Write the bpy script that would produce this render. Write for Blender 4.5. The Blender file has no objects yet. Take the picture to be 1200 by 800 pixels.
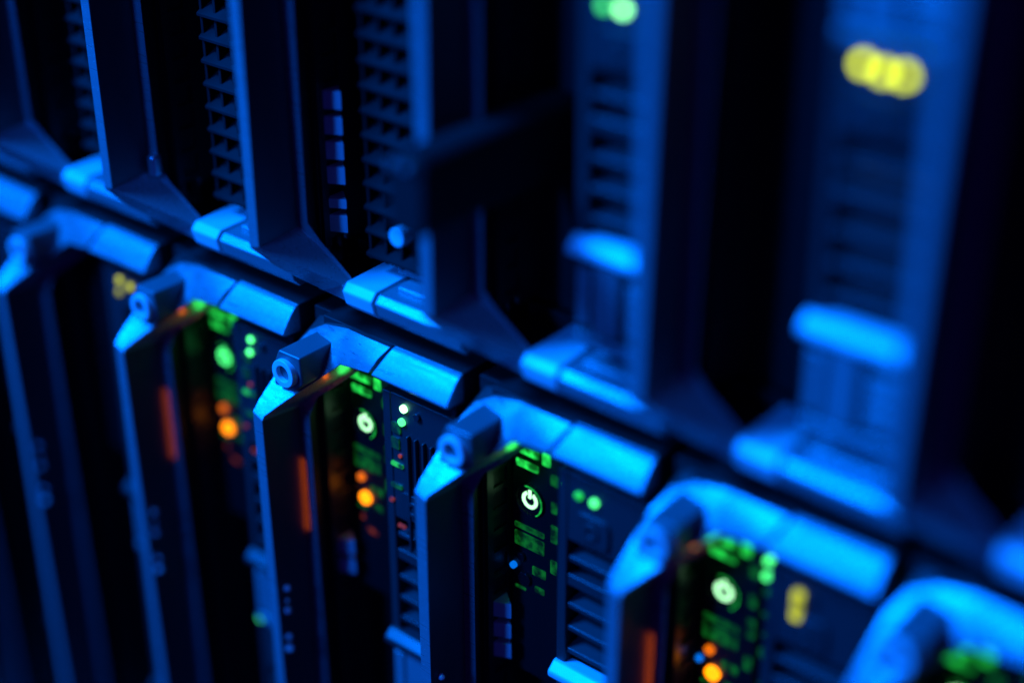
import bpy, bmesh, math, random
from mathutils import Vector, Matrix
random.seed(5)
S = bpy.context.scene
COL = S.collection
MM = 0.001

# ------------------------------------------------------------------ camera
cam_data = bpy.data.cameras.new("camera")
cam = bpy.data.objects.new("camera", cam_data)
COL.objects.link(cam)
S.camera = cam
RX = Vector((0.76141737, 0.64826086, -0.00120638))
DN = Vector((0.30314793, -0.35770731, -0.8832592))
FW = Vector((-0.5730139, 0.67216318, -0.4688835))
rot = Matrix((RX, -DN, -FW)).transposed()
cam.matrix_world = Matrix.Translation(Vector((0.32315, -0.22022, 0.15686))) @ rot.to_4x4()
cam_data.sensor_width = 36
cam_data.lens = 1882.96 / 1200 * 36
cam_data.clip_start = 0.005
cam_data.clip_end = 50
cam_data.dof.use_dof = True
cam_data.dof.focus_distance = 0.388
cam_data.dof.aperture_fstop = 2.7
cam_data.dof.aperture_blades = 0

# ------------------------------------------------------------------ world, lamps, exposure
W = bpy.data.worlds.new("World")
S.world = W
W.use_nodes = True
bg = W.node_tree.nodes["Background"]
bg.inputs[0].default_value = (0.06, 0.0, 1.0, 1)
bg.inputs[1].default_value = 0.045
S.view_settings.view_transform = 'Standard'
S.view_settings.look = 'None'
S.view_settings.exposure = 0
S.render.engine = 'CYCLES'
S.cycles.diffuse_bounces = 2
S.cycles.sample_clamp_indirect = 3

def area(name, loc, target, size, power, color):
    d = bpy.data.lights.new(name, 'AREA')
    d.shape = 'RECTANGLE'; d.size = size[0]; d.size_y = size[1]
    d.energy = power; d.color = color
    o = bpy.data.objects.new(name, d); COL.objects.link(o)
    o.location = loc
    o.rotation_euler = (Vector(target) - Vector(loc)).to_track_quat('-Z', 'Y').to_euler()
    return o
AIM = (0.09, 0.0, -0.03)
area('front_blue_lamp', (-0.067, -0.95, 0.50), AIM, (0.12, 0.25), 9.0, (0.0, 0.13, 1.0))
area('side_blue_lamp', (-0.34, -0.48, 0.66), (0.30, 0, 0.05), (0.24, 0.22), 41.0, (0.0, 0.155, 1.0))
area('violet_lamp', (0.9, -0.35, 0.75), AIM, (0.5, 0.5), 0.22, (0.22, 0.0, 1.0))

# ------------------------------------------------------------------ materials
def principled(name):
    m = bpy.data.materials.new(name); m.use_nodes = True
    return m, m.node_tree, m.node_tree.nodes["Principled BSDF"]

def surface(name, color, rough, metal=0.0, grain=0.0, gscale=3000, speck=0.0, coat=0.0, spec=0.5):
    m, nt, b = principled(name)
    b.inputs['Base Color'].default_value = (*color, 1)
    b.inputs['Roughness'].default_value = rough
    b.inputs['Metallic'].default_value = metal
    b.inputs['Specular IOR Level'].default_value = spec
    b.inputs['Coat Weight'].default_value = coat
    tc = nt.nodes.new('ShaderNodeTexCoord')
    n = nt.nodes.new('ShaderNodeTexNoise'); n.inputs['Scale'].default_value = gscale
    n.inputs['Detail'].default_value = 3
    nt.links.new(tc.outputs['Object'], n.inputs['Vector'])
    if grain:
        bp = nt.nodes.new('ShaderNodeBump'); bp.inputs['Strength'].default_value = grain
        bp.inputs['Distance'].default_value = 0.0001
        nt.links.new(n.outputs['Fac'], bp.inputs['Height'])
        nt.links.new(bp.outputs['Normal'], b.inputs['Normal'])
    # slow uneven wear in the roughness, and fine dust specks
    n2 = nt.nodes.new('ShaderNodeTexNoise'); n2.inputs['Scale'].default_value = 90
    n2.inputs['Detail'].default_value = 5
    nt.links.new(tc.outputs['Object'], n2.inputs['Vector'])
    mr = nt.nodes.new('ShaderNodeMapRange')
    mr.inputs['To Min'].default_value = rough * .8; mr.inputs['To Max'].default_value = min(1, rough * 1.25)
    nt.links.new(n2.outputs['Fac'], mr.inputs['Value'])
    nt.links.new(mr.outputs['Result'], b.inputs['Roughness'])
    if speck:
        v = nt.nodes.new('ShaderNodeTexVoronoi'); v.inputs['Scale'].default_value = 1100
        nt.links.new(tc.outputs['Object'], v.inputs['Vector'])
        cr = nt.nodes.new('ShaderNodeMapRange')
        cr.inputs['From Min'].default_value = 0.10; cr.inputs['From Max'].default_value = 0.16
        cr.inputs['To Min'].default_value = speck; cr.inputs['To Max'].default_value = 0
        nt.links.new(v.outputs['Distance'], cr.inputs['Value'])
        mx = nt.nodes.new('ShaderNodeMix'); mx.data_type = 'RGBA'
        mx.inputs['A'].default_value = (*color, 1)
        mx.inputs['B'].default_value = (min(1, color[0]*2.2), min(1, color[1]*2.2), min(1, color[2]*2.2), 1)
        nt.links.new(cr.outputs['Result'], mx.inputs['Factor'])
        nt.links.new(mx.outputs['Result'], b.inputs['Base Color'])
    return m

def emitter(name, color, strength):
    m, nt, b = principled(name)
    b.inputs['Base Color'].default_value = (0.02, 0.02, 0.02, 1)
    b.inputs['Roughness'].default_value = 0.3
    b.inputs['Emission Color'].default_value = (*color, 1)
    b.inputs['Emission Strength'].default_value = strength
    return m

def worn(name, color, rough, metal):
    m = surface(name, color, rough, metal, grain=.6, gscale=4200, speck=.75)
    nt = m.node_tree; b = nt.nodes["Principled BSDF"]
    tc = nt.nodes.new('ShaderNodeTexCoord')
    mp = nt.nodes.new('ShaderNodeMapping'); mp.inputs['Scale'].default_value = (60, 900, 700)
    mp.inputs['Rotation'].default_value = (.3, .2, .5)
    nt.links.new(tc.outputs['Object'], mp.inputs['Vector'])
    n = nt.nodes.new('ShaderNodeTexNoise'); n.inputs['Scale'].default_value = 1.6; n.inputs['Detail'].default_value = 6
    nt.links.new(mp.outputs['Vector'], n.inputs['Vector'])
    mr = nt.nodes.new('ShaderNodeMapRange'); mr.inputs['From Min'].default_value = .35; mr.inputs['From Max'].default_value = .7
    mr.inputs['To Min'].default_value = rough*.75; mr.inputs['To Max'].default_value = rough*1.35
    nt.links.new(n.outputs['Fac'], mr.inputs['Value'])
    nt.links.new(mr.outputs['Result'], b.inputs['Roughness'])
    return m

def window_light(name, color, strength, scale=420):
    m = emitter(name, color, strength)
    nt = m.node_tree; b = nt.nodes["Principled BSDF"]
    tc = nt.nodes.new('ShaderNodeTexCoord')
    n = nt.nodes.new('ShaderNodeTexNoise'); n.inputs['Scale'].default_value = scale; n.inputs['Detail'].default_value = 4
    nt.links.new(tc.outputs['Object'], n.inputs['Vector'])
    mr = nt.nodes.new('ShaderNodeMapRange'); mr.inputs['From Min'].default_value = .38; mr.inputs['From Max'].default_value = .66
    mr.inputs['To Min'].default_value = strength*.15; mr.inputs['To Max'].default_value = strength*1.6
    nt.links.new(n.outputs['Fac'], mr.inputs['Value'])
    nt.links.new(mr.outputs['Result'], b.inputs['Emission Strength'])
    return m

M = dict(
    paint=worn('silver_paint', (.29, .30, .31), .34, .5),
    lever=worn('silver_lever_paint', (.29, .30, .31), .36, .5),
    lock=surface('dark_grey_paint', (.15, .155, .16), .4, .3, grain=.2),
    post_shade=surface('shaded_post_black', (.05, .05, .055), .42, 0, grain=.2, speck=.4),
    shell=surface('black_sheet_steel', (.012, .012, .013), .6, .2, grain=.1),
    plastic=surface('black_plastic', (.018, .018, .02), .38, 0, grain=.15),
    caddy=surface('grey_plastic', (.028, .028, .03), .35, .1, grain=.2),
    latch=surface('pale_latch_plastic', (.68, .68, .69), .42, .1, grain=.2),
    steel=surface('bright_steel', (.55, .56, .58), .28, .8, grain=.1),
    rubber=surface('black_rubber', (.006, .006, .007), .8, 0, grain=.3, spec=.2),
    lens=surface('dark_lens', (.02, .02, .022), .15),
    mark=surface('grey_ink', (.2, .2, .21), .5),
    green=emitter('green_light', (.07, 1.0, .22), 2.2),
    bright_green=emitter('bright_green_light', (.25, 1.0, .35), 6.0),
    green_core=emitter('green_white_light', (.42, 1.0, .50), 2.0),
    green_soft=window_light('soft_green_light', (.02, .9, .10), .8),
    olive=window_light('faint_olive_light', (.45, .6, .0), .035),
    green_mid=window_light('mid_green_light', (.03, .9, .12), .4),
    green_faint=window_light('faint_green_light', (.02, .8, .08), .05),
    green_dim=window_light('dim_green_light', (.02, .8, .08), .10),
    orange=emitter('orange_light', (1.0, .24, .0), 3.0),
    orange_faint=window_light('faint_orange_light', (1.0, .12, .02), .18),
    orange_dim=emitter('dim_orange_light', (1.0, .18, .0), .9),
    yellow=emitter('yellow_light', (.86, 1.0, .0), 4.6),
    yellow_dim=window_light('dim_yellow_light', (.7, .75, .0), 1.0),
    blue=emitter('blue_light', (.0, .2, 1.0), .8),
)

# ------------------------------------------------------------------ object helpers
def tag(o, label=None, cat=None, group=None, kind=None):
    if label: o['label'] = label
    if cat: o['category'] = cat
    if group: o['group'] = group
    if kind: o['kind'] = kind
    return o

CACHE = {}
def link(name, me, mat, parent=None, loc=(0, 0, 0), bevel=0.0, segs=2):
    o = bpy.data.objects.new(name, me)
    COL.objects.link(o)
    if mat is not None:
        if not me.materials:
            me.materials.append(None)
        o.material_slots[0].link = 'OBJECT'
        o.material_slots[0].material = mat
    o.location = Vector(loc) * MM
    if parent: o.parent = parent
    if bevel:
        b = o.modifiers.new('bevel', 'BEVEL'); b.width = bevel * MM; b.segments = segs
        b.limit_method = 'ANGLE'; b.angle_limit = math.radians(22); b.harden_normals = True
    return o

def mesh(key, build, drop=0):
    if drop: key += '_long'
    if key in CACHE: return CACHE[key]
    bm = bmesh.new()
    build(bm)
    for v in bm.verts:                       # the lower row's blades have a longer foot
        if drop and v.co.z < 30: v.co.z -= drop
    bmesh.ops.recalc_face_normals(bm, faces=bm.faces)
    bmesh.ops.scale(bm, vec=(MM, MM, MM), verts=bm.verts)
    me = bpy.data.meshes.new(key)
    bm.to_mesh(me); bm.free()
    for p in me.polygons: p.use_smooth = True
    me.set_sharp_from_angle(angle=math.radians(28))
    CACHE[key] = me
    return me

def box(bm, x0, x1, y0, y1, z0, z1):
    v = [bm.verts.new((x, y, z)) for x in (x0, x1) for y in (y0, y1) for z in (z0, z1)]
    for f in ((0, 1, 3, 2), (4, 6, 7, 5), (0, 4, 5, 1), (2, 3, 7, 6), (0, 2, 6, 4), (1, 5, 7, 3)):
        bm.faces.new([v[i] for i in f])

def prism_y(bm, pts, y0, y1):            # polygon in x,z pushed along y
    a = [bm.verts.new((x, y0, z)) for x, z in pts]; b = [bm.verts.new((x, y1, z)) for x, z in pts]
    bm.faces.new(a); bm.faces.new(b[::-1])
    n = len(pts)
    for i in range(n): bm.faces.new((a[i], b[i], b[(i+1) % n], a[(i+1) % n]))

def prism_x(bm, pts, x0, x1):            # polygon in y,z pushed along x
    a = [bm.verts.new((x0, y, z)) for y, z in pts]; b = [bm.verts.new((x1, y, z)) for y, z in pts]
    bm.faces.new(a); bm.faces.new(b[::-1])
    n = len(pts)
    for i in range(n): bm.faces.new((a[i], b[i], b[(i+1) % n], a[(i+1) % n]))

def disc(bm, cx, cz, y0, y1, r, r_in=0, a0=0, a1=360, n=40, sx=1.0):
    full = abs(a1 - a0) >= 360
    k = n if full else n + 1
    rings = []
    for rr, y in ((r, y1), (r, y0), (r_in, y0), (r_in, y1)):
        if rr == 0: rings.append(None); continue
        rings.append([bm.verts.new((cx + sx*rr*math.cos(math.radians(a0 + (a1-a0)*i/n)), y,
                                    cz + rr*math.sin(math.radians(a0 + (a1-a0)*i/n)))) for i in range(k)])
    def strip(p, q):
        m = len(p)
        for i in range(m if full else m-1):
            bm.faces.new((p[i], p[(i+1) % m], q[(i+1) % m], q[i]))
    strip(rings[0], rings[1])
    if r_in == 0:
        bm.faces.new(rings[1]); bm.faces.new(rings[0][::-1])
    else:
        strip(rings[1], rings[2]); strip(rings[2], rings[3]); strip(rings[3], rings[0])
        if not full:
            bm.faces.new([q[0] for q in rings]); bm.faces.new([q[-1] for q in rings][::-1])

# ------------------------------------------------------------------ the blade front, in mm
# x across (0..54), y into the rack (0 = proudest edge), h up from the blade's foot (0..181)
H = 181.0
def frame_ring(bm):
    # each station: outer (x,y,h), mid ridge (x,y,h) , inner front, inner back, lip back
    st = []
    def s(o, m, i, ib, lip): st.append((o, m, i, ib, lip))
    BK = 23
    # start: bar left of the lever seam, at x=31, then anticlockwise (to the left) round to the foot bar
    def bar(x, dx=0):
        s((x, 18.8, H), (x-.1, 17.7, H-.3), (x-3, 12.9, 174.6-dx), (x-3, 26, 173.6-dx), (x-3, 26.4, 172.6-dx))
    bar(31.2); bar(24, .8)
    s((17, 19.4, H), (16.5, 18.3, H-.5), (17.2, 14.2, 172.4), (18, 24, 171.0), (18.6, 24.4, 170))
    s((9, 20.2, H-.2), (8, 18.6, H-2.2), (13, 11.6, 168.6), (14.3, 22, 167.4), (15, 22.4, 166.4))
    s((3, 21.5, H-2.4), (2.6, 18.6, H-5.2), (9, 7.0, 164.6), (10, 17.5, 163.4), (11, 18, 162.4))
    s((.4, BK, H-6.5), (.4, 14.0, H-9.4), (6, 3.4, 161.6), (6.6, 14.5, 160.4), (7.6, 15, 159.4))
    s((0, BK, 163), (0, 2.2, 161.6), (3.3, .6, 158.6), (3.5, 12.6, 157.4), (6.8, 12.8, 155.6))
    s((0, BK, 158), (0, 0, 159.2), (3.3, 0, 157.6), (3.3, 12.3, 156.4), (6.6, 12.5, 154.4))
    for hh in (120, 80, 45):
        s((0, BK, hh), (0, 0, hh), (3.3, 0, hh), (3.3, 12.3, hh), (6.6, 12.5, hh))
    s((0, BK, 17), (0, 0, 16.4), (3.3, 0, 17.4), (3.4, 12.3, 18.6), (6.6, 12.5, 20.6))
    s((0, BK, 14), (0, 2.0, 14.4), (3.9, .9, 16.2), (4.3, 12.5, 18.0), (7.0, 12.7, 19.8))
    s((.4, BK, 9), (1.2, 6, 10.0), (7.8, 5.6, 12.8), (8.6, 13.8, 14.8), (9.4, 14.0, 15.8))
    s((3, BK, 3), (4, 10.5, 6.0), (12, 9.8, 9.6), (12.5, 14.9, 11.0), (13.1, 15.1, 12.0))
    s((9, BK, .2), (9, 14.0, 3.0), (15.9, 13.8, 6.6), (16.2, 16.2, 7.2), (16.4, 16.4, 8.0))
    s((16.4, BK, 0), (16.4, 14.2, 2.4), (16.5, 13.9, 6.4), (16.5, 16.4, 6.6), (16.5, 16.6, 7.0))
    rows = []
    for o, m, i, ib, lip in st:                         # one more point rounds the front face
        bulge = .75 if m[1] > 10 and i[1] > 4 and m[2] > 90 else 0
        mid = (m[0]*.5 + i[0]*.5, (m[1]+i[1])/2 - bulge*.7, (m[2]+i[2])/2 + bulge*.7)
        rows.append([bm.verts.new(p) for p in (o, m, mid, i, ib, lip)])
    for a, b in zip(rows[:-1], rows[1:]):
        for k in range(5):
            f = bm.faces.new((a[k], a[k+1], b[k+1], b[k]))
            if k == 0: f.material_index = 1      # sides and back, blackened to cut bounced light
            if k == 3 and 17 < a[3].co.z < 158 and 17 < b[3].co.z < 158: f.material_index = 2   # post's inner face, blackened to put shade into the colour
        bm.faces.new((a[5], a[0], b[0], b[5])).material_index = 1
    bm.faces.new(rows[0]); bm.faces.new(rows[-1][::-1])

def lever_bar(bm):                        # release lever, right part of the top bar
    prof = [(18.9, H), (18.1, H-.1), (17.3, H-.55), (16.2, H-1.6), (14.6, H-3.6), (13.1, 175.4), (12.6, 174.6), (13.4, 174.0), (18.9, 173.6)]
    a = [(31.9, 28.9)]
    n = 8
    rows = []
    for i in range(n+1):
        t = i / n
        row = []
        for (y, h) in prof:
            k = max(0, min(1, (h - 174) / 7))
            x0 = 28.9 + 3.0*k
            x1 = 53.6 - .2*k
            row.append(bm.verts.new((x0 + (x1-x0)*t, y, h)))
        rows.append(row)
    m = len(prof)
    for p, q in zip(rows[:-1], rows[1:]):
        for k in range(m): bm.faces.new((p[k], p[(k+1) % m], q[(k+1) % m], q[k]))
    bm.faces.new(rows[0]); bm.faces.new(rows[-1][::-1])

def foot_bar(bm):
    prism_x(bm, [(27, .0), (16.0, .0), (14.2, 2.0), (13.3, 5.4), (15.0, 7.2), (27, 7.8)], 27.0, 53.5)
    prism_x(bm, [(18.5, 7.3), (18.7, 8.5), (20.0, 8.9), (30, 9.2), (30, 7.3)], 29.5, 50)
    prism_x(bm, [(23.5, 9.0), (24.0, 10.6), (30, 11.0), (30, 9.0)], 24.5, 51)
def foot_clip(bm):
    prism_x(bm, [(30, .0), (16.0, .0), (13.9, 2.0), (12.9, 5.6), (14.6, 7.6), (32, 8.4), (32, .0)], 16.6, 26.4)

def lock_block(bm):
    f = [(5.9, 4.6, 176.6), (13.0, 5.0, 176.4), (12.4, 5.8, 168.4), (9.0, 6.0, 165.4), (3.2, 5.0, 165.8), (3.4, 4.6, 171.0)]
    a = [bm.verts.new(p) for p in f]
    b = [bm.verts.new((x, y + 14, h)) for x, y, h in f]
    bm.faces.new(a); bm.faces.new(b[::-1])
    n = len(f)
    for i in range(n): bm.faces.new((a[i], b[i], b[(i+1) % n], a[(i+1) % n]))

def rounded_rect(x0, x1, z0, z1, r, n=5):
    pts = []
    for cx, cz, a in ((x1-r, z1-r, 0), (x0+r, z1-r, 90), (x0+r, z0+r, 180), (x1-r, z0+r, 270)):
        for i in range(n+1):
            t = math.radians(a + 90*i/n); pts.append((cx + r*math.cos(t), cz + r*math.sin(t)))
    return pts

def perforated(bm, x0, x1, y0, y1, z0, z1, nx, nz, rx, rz):   # slab in xz with a grid of real holes
    dx = (x1-x0)/nx; dz = (z1-z0)/nz
    xs = [x0]; 
    for i in range(nx+1):
        a = x0 + i*dx - rx/2 if i else x0; b = x0 + i*dx + rx/2 if i < nx else x1
        box(bm, a, b, y0, y1, z0, z1)
    for j in range(nz+1):
        a = z0 + j*dz - rz/2; b = a + rz
        for i in range(nx):
            box(bm, x0 + i*dx + rx/2, x0 + (i+1)*dx - rx/2, y0+.15, y1-.1, a, b)

def point(name, loc, energy, color, parent, r=1.5):
    d = CACHE.get(name)
    if d is None:
        d = bpy.data.lights.new(name, 'POINT'); d.energy = energy; d.color = color
        d.shadow_soft_size = r*MM
        CACHE[name] = d
    o = bpy.data.objects.new(name, d); COL.objects.link(o)
    o.location = Vector(loc)*MM; o.parent = parent
    return o

PY = 27.0    # face of the control panel
DY = 18.0    # face of the drive caddies

def build_blade(origin, label, group, cfg):
    root = bpy.data.objects.new('server_blade', None); COL.objects.link(root)
    root.location = Vector(origin)*MM
    root.empty_display_size = .01
    tag(root, label, 'server blade', group)
    upper = cfg.get('upper', False)
    drop = 0 if upper else 48
    # housing behind the bezel
    def housing(bm):
        box(bm, .4, 53.4, 38, 150, .6, H-.6)
        box(bm, .5, 3.9, 19, 38, 12, 165)             # left cheek
        box(bm, 7, 53.2, 18.9, 38, H-6.5, H-.1)
        box(bm, .6, 9.6, 22, 38, H-9, H-.6)      # top skin
        box(bm, 3.9, 53.2, 31, 38, .5, 9.5)
        box(bm, 3.9, 16.4, 17.0, 31, .5, 5.5)
        box(bm, 52.0, 53.4, 16, 38, 9.5, H-4.6)       # right cheek
        box(bm, 3.9, 52, 34, 38, 9.5, H-4.6)          # back of the recess
    link('housing', mesh('housing', housing, drop), M['shell'], root, bevel=.25)
    bz = link('bezel', mesh('bezel', frame_ring, drop), M['paint'], root, bevel=.45, segs=3)
    if len(bz.data.materials) < 2: bz.data.materials.append(M['shell']); bz.data.materials.append(M['post_shade'])
    link('release_lever', mesh('release_lever', lever_bar), M['lever'], bz, bevel=.5, segs=3)
    link('foot_bar', mesh('foot_bar', foot_bar, drop), M['lever'], bz, bevel=.35)
    link('foot_clip', mesh('foot_clip', foot_clip, drop), M['latch'], bz, bevel=.45)
    lk = link('lock_block', mesh('lock_block', lock_block), M['lock'], root, bevel=.5, segs=3)
    link('lock_ring', mesh('lock_ring', lambda bm: disc(bm, 7.9, 171.0, 3.6, 6.4, 3.7, 2.1)), M['latch'], lk, bevel=.25)
    link('lock_screw', mesh('lock_screw', lambda bm: disc(bm, 7.9, 171.0, 4.9, 6.4, 2.05)), M['lock'], lk)
    # louvred left wall: pale tilted plates stand in for reflections between black bars
    def louvre_bars(bm):
        for j in range(24):
            z = 13 + j*6.2
            v = [(19.4, z), (34, z), (34, z+1.7), (19.4, z+1.7)]
            a = [bm.verts.new((3.9, y, h)) for y, h in v]; b = [bm.verts.new((5.0, y, h)) for y, h in v]
            bm.faces.new(a); bm.faces.new(b[::-1])
            for i in range(4): bm.faces.new((a[i], b[i], b[(i+1) % 4], a[(i+1) % 4]))
        box(bm, 3.9, 5.1, 19.2, 21.4, 11, 164)
        box(bm, 3.9, 5.1, 26.4, 34, 11, 164)
    gv = link('vent_grille', mesh('louvre_bars', louvre_bars), M['plastic'], root)
    lit = cfg.get('plates', ())
    def backing(bm):
        box(bm, 3.55, 3.7, 21.2, 26.6, 13, 158)
        for j in range(23):
            if j in lit: continue
            z = 14.8 + j*6.2
            box(bm, 3.7, 4.3, 21.2, 26.6, z, z + 4.4)
    link('louvre_backing', mesh('louvre_backing_%s' % (lit,), backing), M['plastic'], gv)
    for j in lit:
        z = 14.8 + j*6.2; hh = 2.4 if (j == 1 and upper) else 4.4
        def plate(bm, z=z, hh=hh):
            v = [bm.verts.new(p) for zz in (z, z+hh) for p in ((5.0, 21.0, zz), (9.4, 22.8, zz + .2), (4.0, 27, zz), (4.0, 21.6, zz))]
            bm.faces.new(v[3::-1]); bm.faces.new(v[4:])
            for i in range(4): bm.faces.new((v[i], v[(i+1) % 4], v[4+(i+1) % 4], v[4+i]))
        link('louvre_glint', mesh('louvre_glint_%d_%s' % (j, hh), plate), M['latch'], gv, bevel=.12)
    # small pale beads stand in for glints on the cheek
    if not upper:
        def glint_beads(bm):
            for y, h, r_ in ((3.2, 105.5, .9), (3.0, 101.6, .55), (2.8, 98.5, .9), (2.5, 90.0, .9), (2.3, 86.4, 1.1)):
                m_ = bmesh.ops.create_uvsphere(bm, u_segments=14, v_segments=8, radius=r_)
                for v in m_['verts']: v.co = Vector((v.co.x*1.4 + 3.5, v.co.y + y, v.co.z + h))
        link('cheek_glint', mesh('cheek_glint', glint_beads), M['latch'], bz)
    elif cfg.get('tab'):
        link('bottom_tab', mesh('bottom_tab', lambda bm: (box(bm, 4.4, 7.6, 10.2, 13.4, 17.8, 24))), M['steel'], bz, bevel=1.3, segs=3)
    var_lit = cfg.get('mesh', False) and not upper and cfg.get('power', 1)
    # control panel
    def panel(bm):
        prism_y(bm, rounded_rect(6.2, 20.6, 96, 167, 1.0), PY, 34)
        for j in range(13): box(bm, 21.4, 26.8, PY+.6, 34, 10+j*7, 14.6+j*7)
    cp = link('control_panel', mesh('control_panel', panel), M['plastic'], root, bevel=.2)
    def add(name, key, fn, mat, par=cp, bevel=0): return link(name, mesh(key, fn), mat, par, bevel=bevel)
    bx, bh = 12.0, 148.4
    add('power_button', 'power_button', lambda bm: (disc(bm, bx, bh, PY-1.0, PY+.5, 4.3, 3.7), disc(bm, bx, bh, PY-.35, PY+.5, 3.55)), M['lens'])
    pw = cfg.get('power', 'green_core')
    if pw:
        def sym(bm):
            disc(bm, bx, bh, PY-.6, PY-.2, 2.35, 1.45, 118, 422, 36)
            box(bm, bx-.42, bx+.42, PY-.6, PY-.2, bh+.5, bh+2.75)
        add('power_symbol', 'power_symbol', sym, M[pw])
        add('button_glow', 'button_glow', lambda bm: disc(bm, bx, bh, PY-1.12, PY-1.0, 4.15, 3.9, -55, 105, 30), M['green_soft'])
        point('green_fill_light', (bx+1, PY-6, bh+15), .001, (.03, 1, .12), root)  # added green light off the button, brightens the bar's underside
    win = [(7.2, 14.4, 160.2, 162.3), (7.4, 14.2, 156.4, 158.5), (15.4, 17.8, 159.6, 162.9),
           (7.0, 16.2, 138.8, 140.4), (7.0, 16.2, 133.8, 137.9), (18.0, 20.2, 155, 158), (18.2, 20.2, 139, 144),
           (18.2, 20.2, 130, 134), (21.6, 24.4, 164.8, 165.6), (21.8, 23.4, 152.0, 154.0), (24.2, 26.6, 158.6, 160.4),
           (21.6, 23.0, 146.4, 147.3), (21.8, 25.4, 141.2, 142.0), (21.6, 25.0, 135.2, 137.8), (21.6, 24.6, 127.6, 128.4),
           (21.8, 23.2, 121.4, 123.0), (7.2, 10.6, 121.0, 121.8), (12.6, 16.8, 127.0, 129.6), (13.4, 16.4, 122.2, 124.0),
           (18.2, 20.0, 147.4, 150.6), (17.4, 20.2, 164.8, 165.9), (24.4, 26.4, 130.8, 133.0)]
    for i, (x0, x1, z0, z1) in enumerate(win):  # own glow stands in for green light caught in the slots
        mt = cfg.get('win', 'green_soft') if i < 3 or i in (8, 10) else cfg.get('win2', 'green_dim')
        add('glow_slot', 'glow_slot_%d' % i,
            lambda bm, a=(x0, x1, z0, z1): prism_y(bm, rounded_rect(*a, .35, 3), PY-.15, PY+.3), M[mt] if mt else M['lens'])
    for i, (x, h, r) in enumerate(((10.6, 125.0, 1.9), (9.4, 131.0, 1.2), (6.9, 127.4, .9), (22.6, 161.2, 1.15), (22.2, 157.2, .95))):
        mt = cfg.get('leds', [None]*5)[i]
        o = add('indicator_light', 'indicator_light_%d' % i, lambda bm, a=(x, h, r): disc(bm, a[0], a[1], PY-1.0, PY+.4, a[2], n=20), M[mt] if mt else M['lens'], bevel=.15)
        if mt == 'orange' and i == 0:
            d = bpy.data.lights.new('orange_streak_fill', 'AREA'); d.shape = 'RECTANGLE'; d.size = .7*MM; d.size_y = 22*MM  # added area light, draws an orange reflection streak on the post
            d.energy = .00018; d.color = (1, .12, 0)
            sp = bpy.data.objects.new('orange_streak_fill', d); COL.objects.link(sp); sp.parent = root
            sp.location = Vector((4.1, 12.0, h + 5))*MM; sp.rotation_euler = (0, math.radians(90), 0)
            sp.rotation_euler = Matrix(((0, 0, 1), (1, 0, 0), (0, 1, 0))).to_euler()
            point('orange_tip_fill', (12.6, 14.4, 165.4), .00012, (1, .14, 0), root, .8)  # added orange light for the glint under the diagonal
    if var_lit:  # caddy slits given their own glow, as if lit green and orange
        for i, (x0, x1, z0, z1, mt) in enumerate(((30.3, 33.2, 157.2, 160.2, 'green_dim'), (29.6, 33.6, 147.4, 148.6, 'green_mid'),
                (29.4, 33.0, 141.0, 142.3, 'green_dim'), (30.0, 32.6, 152.6, 155.8, 'green_faint'), (32.2, 33.2, 150.4, 151.4, 'orange_faint'),
                (28.6, 30.0, 136.2, 137.6, 'orange_faint'), (31.2, 33.6, 129.6, 130.6, 'orange_faint'))):
            add('glow_slot', 'caddy_glow_%d' % i, lambda bm, a=(x0, x1, z0, z1): prism_y(bm, rounded_rect(*a, .3, 3), DY-.25, DY+.3), M[mt])
        for i, a in enumerate(((8.4, 9.6, 117.4, 119.4), (10.4, 14.2, 114.0, 115.6))):  # glow stands in for smears of orange light below the indicator
            add('glow_slot', 'orange_smear_%d' % i, lambda bm, a=a: prism_y(bm, rounded_rect(*a, .3, 3), PY-.15, PY+.3), M['orange_faint'])
    if cfg.get('low_led'):
        add('indicator_light', 'low_indicator', lambda bm: disc(bm, 28.8, 72.5, DY-1, DY+.4, .95, n=18), M['green'])
    if cfg.get('tall'):
        add('activity_window', 'activity_window', lambda bm: prism_y(bm, rounded_rect(33.6, 35.8, 157.2, 164.6, .9), DY-.7, DY+.4), M['yellow_dim'])
    # drive caddies
    var = cfg.get('mesh', False)
    if var and upper:
        def grid(bm):
            for j in range(26):
                z = 13 + j*5.9
                prism_x(bm, [(19.6, z), (24, z+2.6), (24, z+3.5), (19.6, z+.9)], 18.5, 51.8)
            for gx in (18.5, 23.6, 28.6, 33.6, 38.6, 43.6, 50.8): box(bm, gx, gx+1, 20.6, 25, 12, 165)
            box(bm, 18.2, 52, 30, 34, 10, 166)
        dg = link('mesh_panel', mesh('mesh_panel', grid), M['rubber'], root, bevel=.2)
        if cfg.get('eyelet'): link('mesh_eyelet', mesh('mesh_eyelet', lambda bm: disc(bm, 31.4, 22.2, 16.8, 21, 2.3, n=28)), M['latch'], dg, bevel=.3)
    for k, base in enumerate((92.0, 15.5) if not (var and upper) else ()):
        if var: base -= 18
        def caddy(bm, b=base):
            # outer tray with open middle
            e = 94 if (var and b > 60) else 76
            box(bm, 27.4, 30.0, DY, 34, b, b+e); box(bm, 49, 51.8, DY, 34, b, b+e)
            box(bm, 30.0, 49, DY+.2, 34, b+58, b+e)
            box(bm, 30.0, 49, DY+.4, DY+3.2, b+45.2, b+48.2)
            if var:
                for gx in (35.6, 38.2, 40.8, 43.4): box(bm, gx, gx+.7, DY-.9, DY+.3, b+50, b+(84 if b > 60 else 74))
            box(bm, 30.0, 49, DY+.2, 34, b, b+19)
            box(bm, 30.0, 49, DY+9, 34, b+19, b+58)
        dc = link('drive_caddy', mesh('drive_caddy_%d_%d' % (k, var), caddy), M['caddy'], root, bevel=.3)
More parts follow.
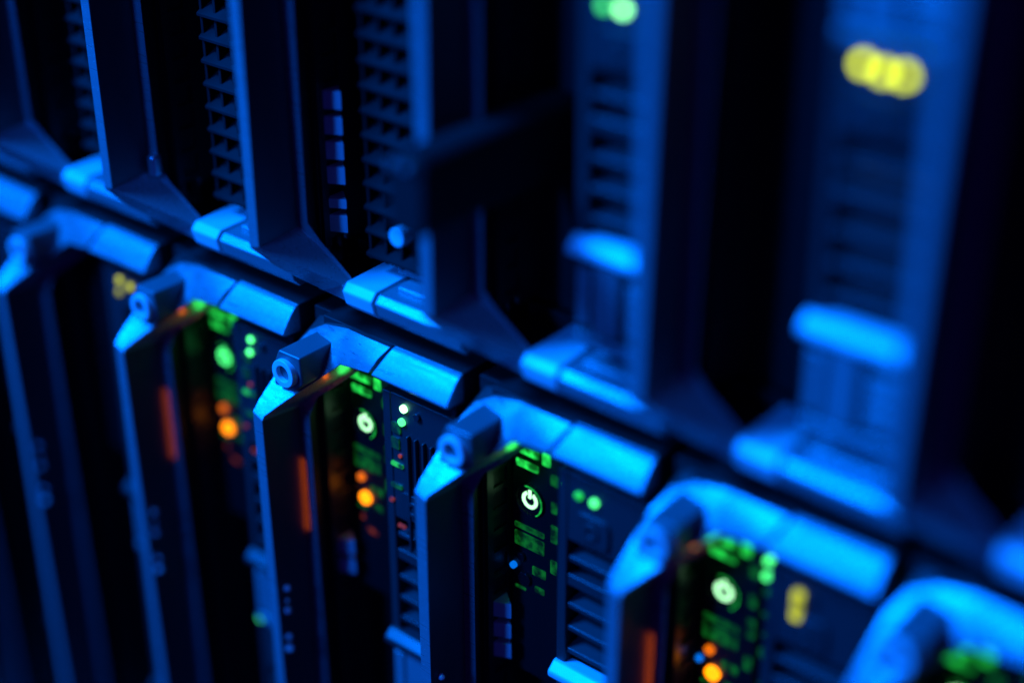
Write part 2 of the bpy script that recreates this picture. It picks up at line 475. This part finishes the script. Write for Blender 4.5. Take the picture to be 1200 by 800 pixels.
        def ribs(bm, b=base):
            for j in range(6):
                z = b + 25.5 + j*6.6
                prism_x(bm, [(DY+.6, z), (DY+7, z+2.2), (DY+7, z+3.6), (DY+.6, z+1.3)], 30.1, 48.9)
        link('caddy_grille', mesh('caddy_grille_%d_%d' % (k, var), ribs), M['caddy'], dc, bevel=.15)
        if cfg.get('three') and k == 1:
            link('bay_glow', mesh('bay_glow', lambda bm, b=base: box(bm, 30.5, 48.5, DY+7.6, DY+8.4, b+24, b+57)), M['olive'], dc)  # glowing sheet added to tint the slots olive
        def latch(bm, b=base):
            prism_x(bm, [(DY-2.8, b+18.6), (DY-3.0, b+20.4), (DY-.6, b+22.6), (DY+3, b+22.6), (DY+3, b+18.2)], 27.0, 50.5)
        link('drive_latch', mesh('drive_latch_%d_%d' % (k, var), latch), M['caddy' if var else 'latch'], dc, bevel=.6)
        def handle(bm, b=base):
            prism_y(bm, rounded_rect(33, 39.5, b+1.6, b+17.2, .8), DY-1.2, DY+.3)
            box(bm, 28.5, 49, DY-1.4, DY+.1, b-1.4, b+.8)
            box(bm, 28.5, 31.8, DY-.8, DY+.1, b+2.4, b+15.4); box(bm, 41, 47.6, DY-.7, DY+.1, b+3, b+14.4)
            for q in (3.8, 6.6, 9.4, 12.2): box(bm, 42, 46.6, DY-1.1, DY-.6, b+q, b+q+1.1)
        link('drive_label', mesh('drive_label_%d_%d' % (k, var), handle), M['paint'], dc, bevel=.2)
        def emblem(bm, b=base):
            prism_y(bm, rounded_rect(32.6, 42, b+59.5, b+67, 1.6), DY-.5, DY+.5)
            disc(bm, 37.2, b+63.2, DY-.9, DY-.4, 2.2, 1.1, n=24)
        link('eject_button', mesh('eject_button_%d_%d' % (k, var), emblem), M['caddy'], dc, bevel=.2)
        cols = cfg.get('drive', [None, None])
        leds = ((33.2, base+71), (37.6, base+71))
        if cfg.get('three'): leds = ((33.4, base+71.2), (37.3, base+70.6), (41.2, base+70.8))
        if var: leds = ((34.6, base+91.0), (33.8, base+87.0), (39.0, base+90.4))
        for i, (x, lz) in enumerate(leds):
            if var and k: break
            mt = (list(cols) + [None]*3)[i] if (k == 0) != upper else None
            link('status_light', mesh('status_light_%d_%d_%s' % (k, i, lz), lambda bm, x=x, lz=lz: disc(bm, x, lz, DY-.6, DY+.6, 1.05, n=20)), M[mt] if mt else M['lens'], dc, bevel=.2)
    return root

# ------------------------------------------------------------------ the blades
UO = lambda n: (55*n, 0, -16.0)
LO = lambda n: (55*n - 2.66, -1.25, -203.5)
GU = 'server blades in the upper row of the rack'
GL = 'server blades in the lower row of the rack'
upper = {
    -2: ('mostly hidden upper blade at the far left edge, only its foot corner near the seam', dict(mesh=True)),
    -1: ('blurred upper blade whose sloping foot corner meets the left edge of the photo', dict(mesh=True)),
    0: ('upper blade with a sharp dusty silver post left of a dark mesh grille', dict(mesh=True, tab=True)),
    1: ('upper blade with a ladder of bright blue louvre glints beside its post', dict(mesh=True, plates=(0, 1, 2, 3, 4, 5), eyelet=True)),
    2: ('upper blade crossed by a black connector, green lights at the top of its drive', dict(drive=['green', 'bright_green'])),
    3: ('upper blade with a glowing yellow light cluster over its pale drive latch', dict(drive=['yellow', 'yellow', 'yellow'], three=True)),
    4: ('strongly blurred upper blade at the right edge, nearest to the camera', {}),
}
lower = {
    -2: ('lower blade at the far left edge, almost lost in the dark', dict(mesh=True, power=None, win=None, win2=None)),
    -1: ('blurred lower blade with a few yellow lights under its top bar', dict(mesh=True, power=None, win=None, win2=None, drive=['yellow_dim', 'yellow_dim', 'yellow_dim'])),
    0: ('lower blade with blurred green discs and an orange disc, left of the sharp one', dict(mesh=True, low_led=True, power='green', leds=['orange', 'orange_dim', None, None, None], drive=['green', 'green'])),
    1: ('lower blade in focus with a crisp square lock block and a bright green ring', dict(mesh=True, plates=(14, 15), leds=['orange', 'orange_dim', None, None, None], drive=['bright_green', 'green'])),
    2: ('lower blade whose sharp white and green power symbol can be read', dict(plates=(14, 15, 16), leds=[None, None, 'blue', 'green_dim', 'green_soft'], drive=['green_soft', 'green'])),
    3: ('lower blade with a green ring over an orange light and a yellow glow', dict(leds=['orange', 'orange_dim', 'blue', 'green', 'green'], tall=True)),
    4: ('large blurred lower blade in the bottom right corner of the photo', dict()),
}
for n, (lab, cfg) in upper.items():
    c = dict(upper=True, power=None, win=None, win2=None); c.update(cfg)
    build_blade(UO(n), lab, GU, c)
for n, (lab, cfg) in lower.items():
    build_blade(LO(n), lab, GL, cfg)

# ------------------------------------------------------------------ rack around them
def rack(bm):
    box(bm, -240, 420, 40, 160, -22.0, -16.6)       # shelf between the rows
    box(bm, -240, 420, 152, 160, -300, 220)         # back
    box(bm, -240, 420, 10, 152, -275, -254)
    box(bm, -240, 420, 10, 152, 167, 190)
    box(bm, -240, -166, 10, 152, -254, 167)
    box(bm, 340, 420, 10, 152, -254, 167)
tag(link('rack_enclosure', mesh('rack_enclosure', rack), M['shell'], None, bevel=.5),
    'black steel rack enclosure holding both rows of blades', 'server rack')

# black connector sticking out of the third upper blade
root = bpy.data.objects.new('cable_connector', None); COL.objects.link(root)
root.location = Vector((110+12, 30, 16))*MM
tag(root, 'black rubber connector sticking out across the posts of the upper blade', 'connector')
def plug(bm):
    prism_y(bm, rounded_rect(-5, 5, 12, 29, 3.5), -46, 4)
link('plug_body', mesh('plug_body', plug), M['rubber'], root, bevel=1.2, segs=3)
def glint_dots(bm):  # two steel dots added to stand in for bright glints
    disc(bm, -2.2, 27.2, -47.4, -45, .8, n=16); disc(bm, 1.6, 27.2, -47.4, -45, .8, n=16)
link('plug_glint', mesh('plug_glint', glint_dots), M['steel'], root)
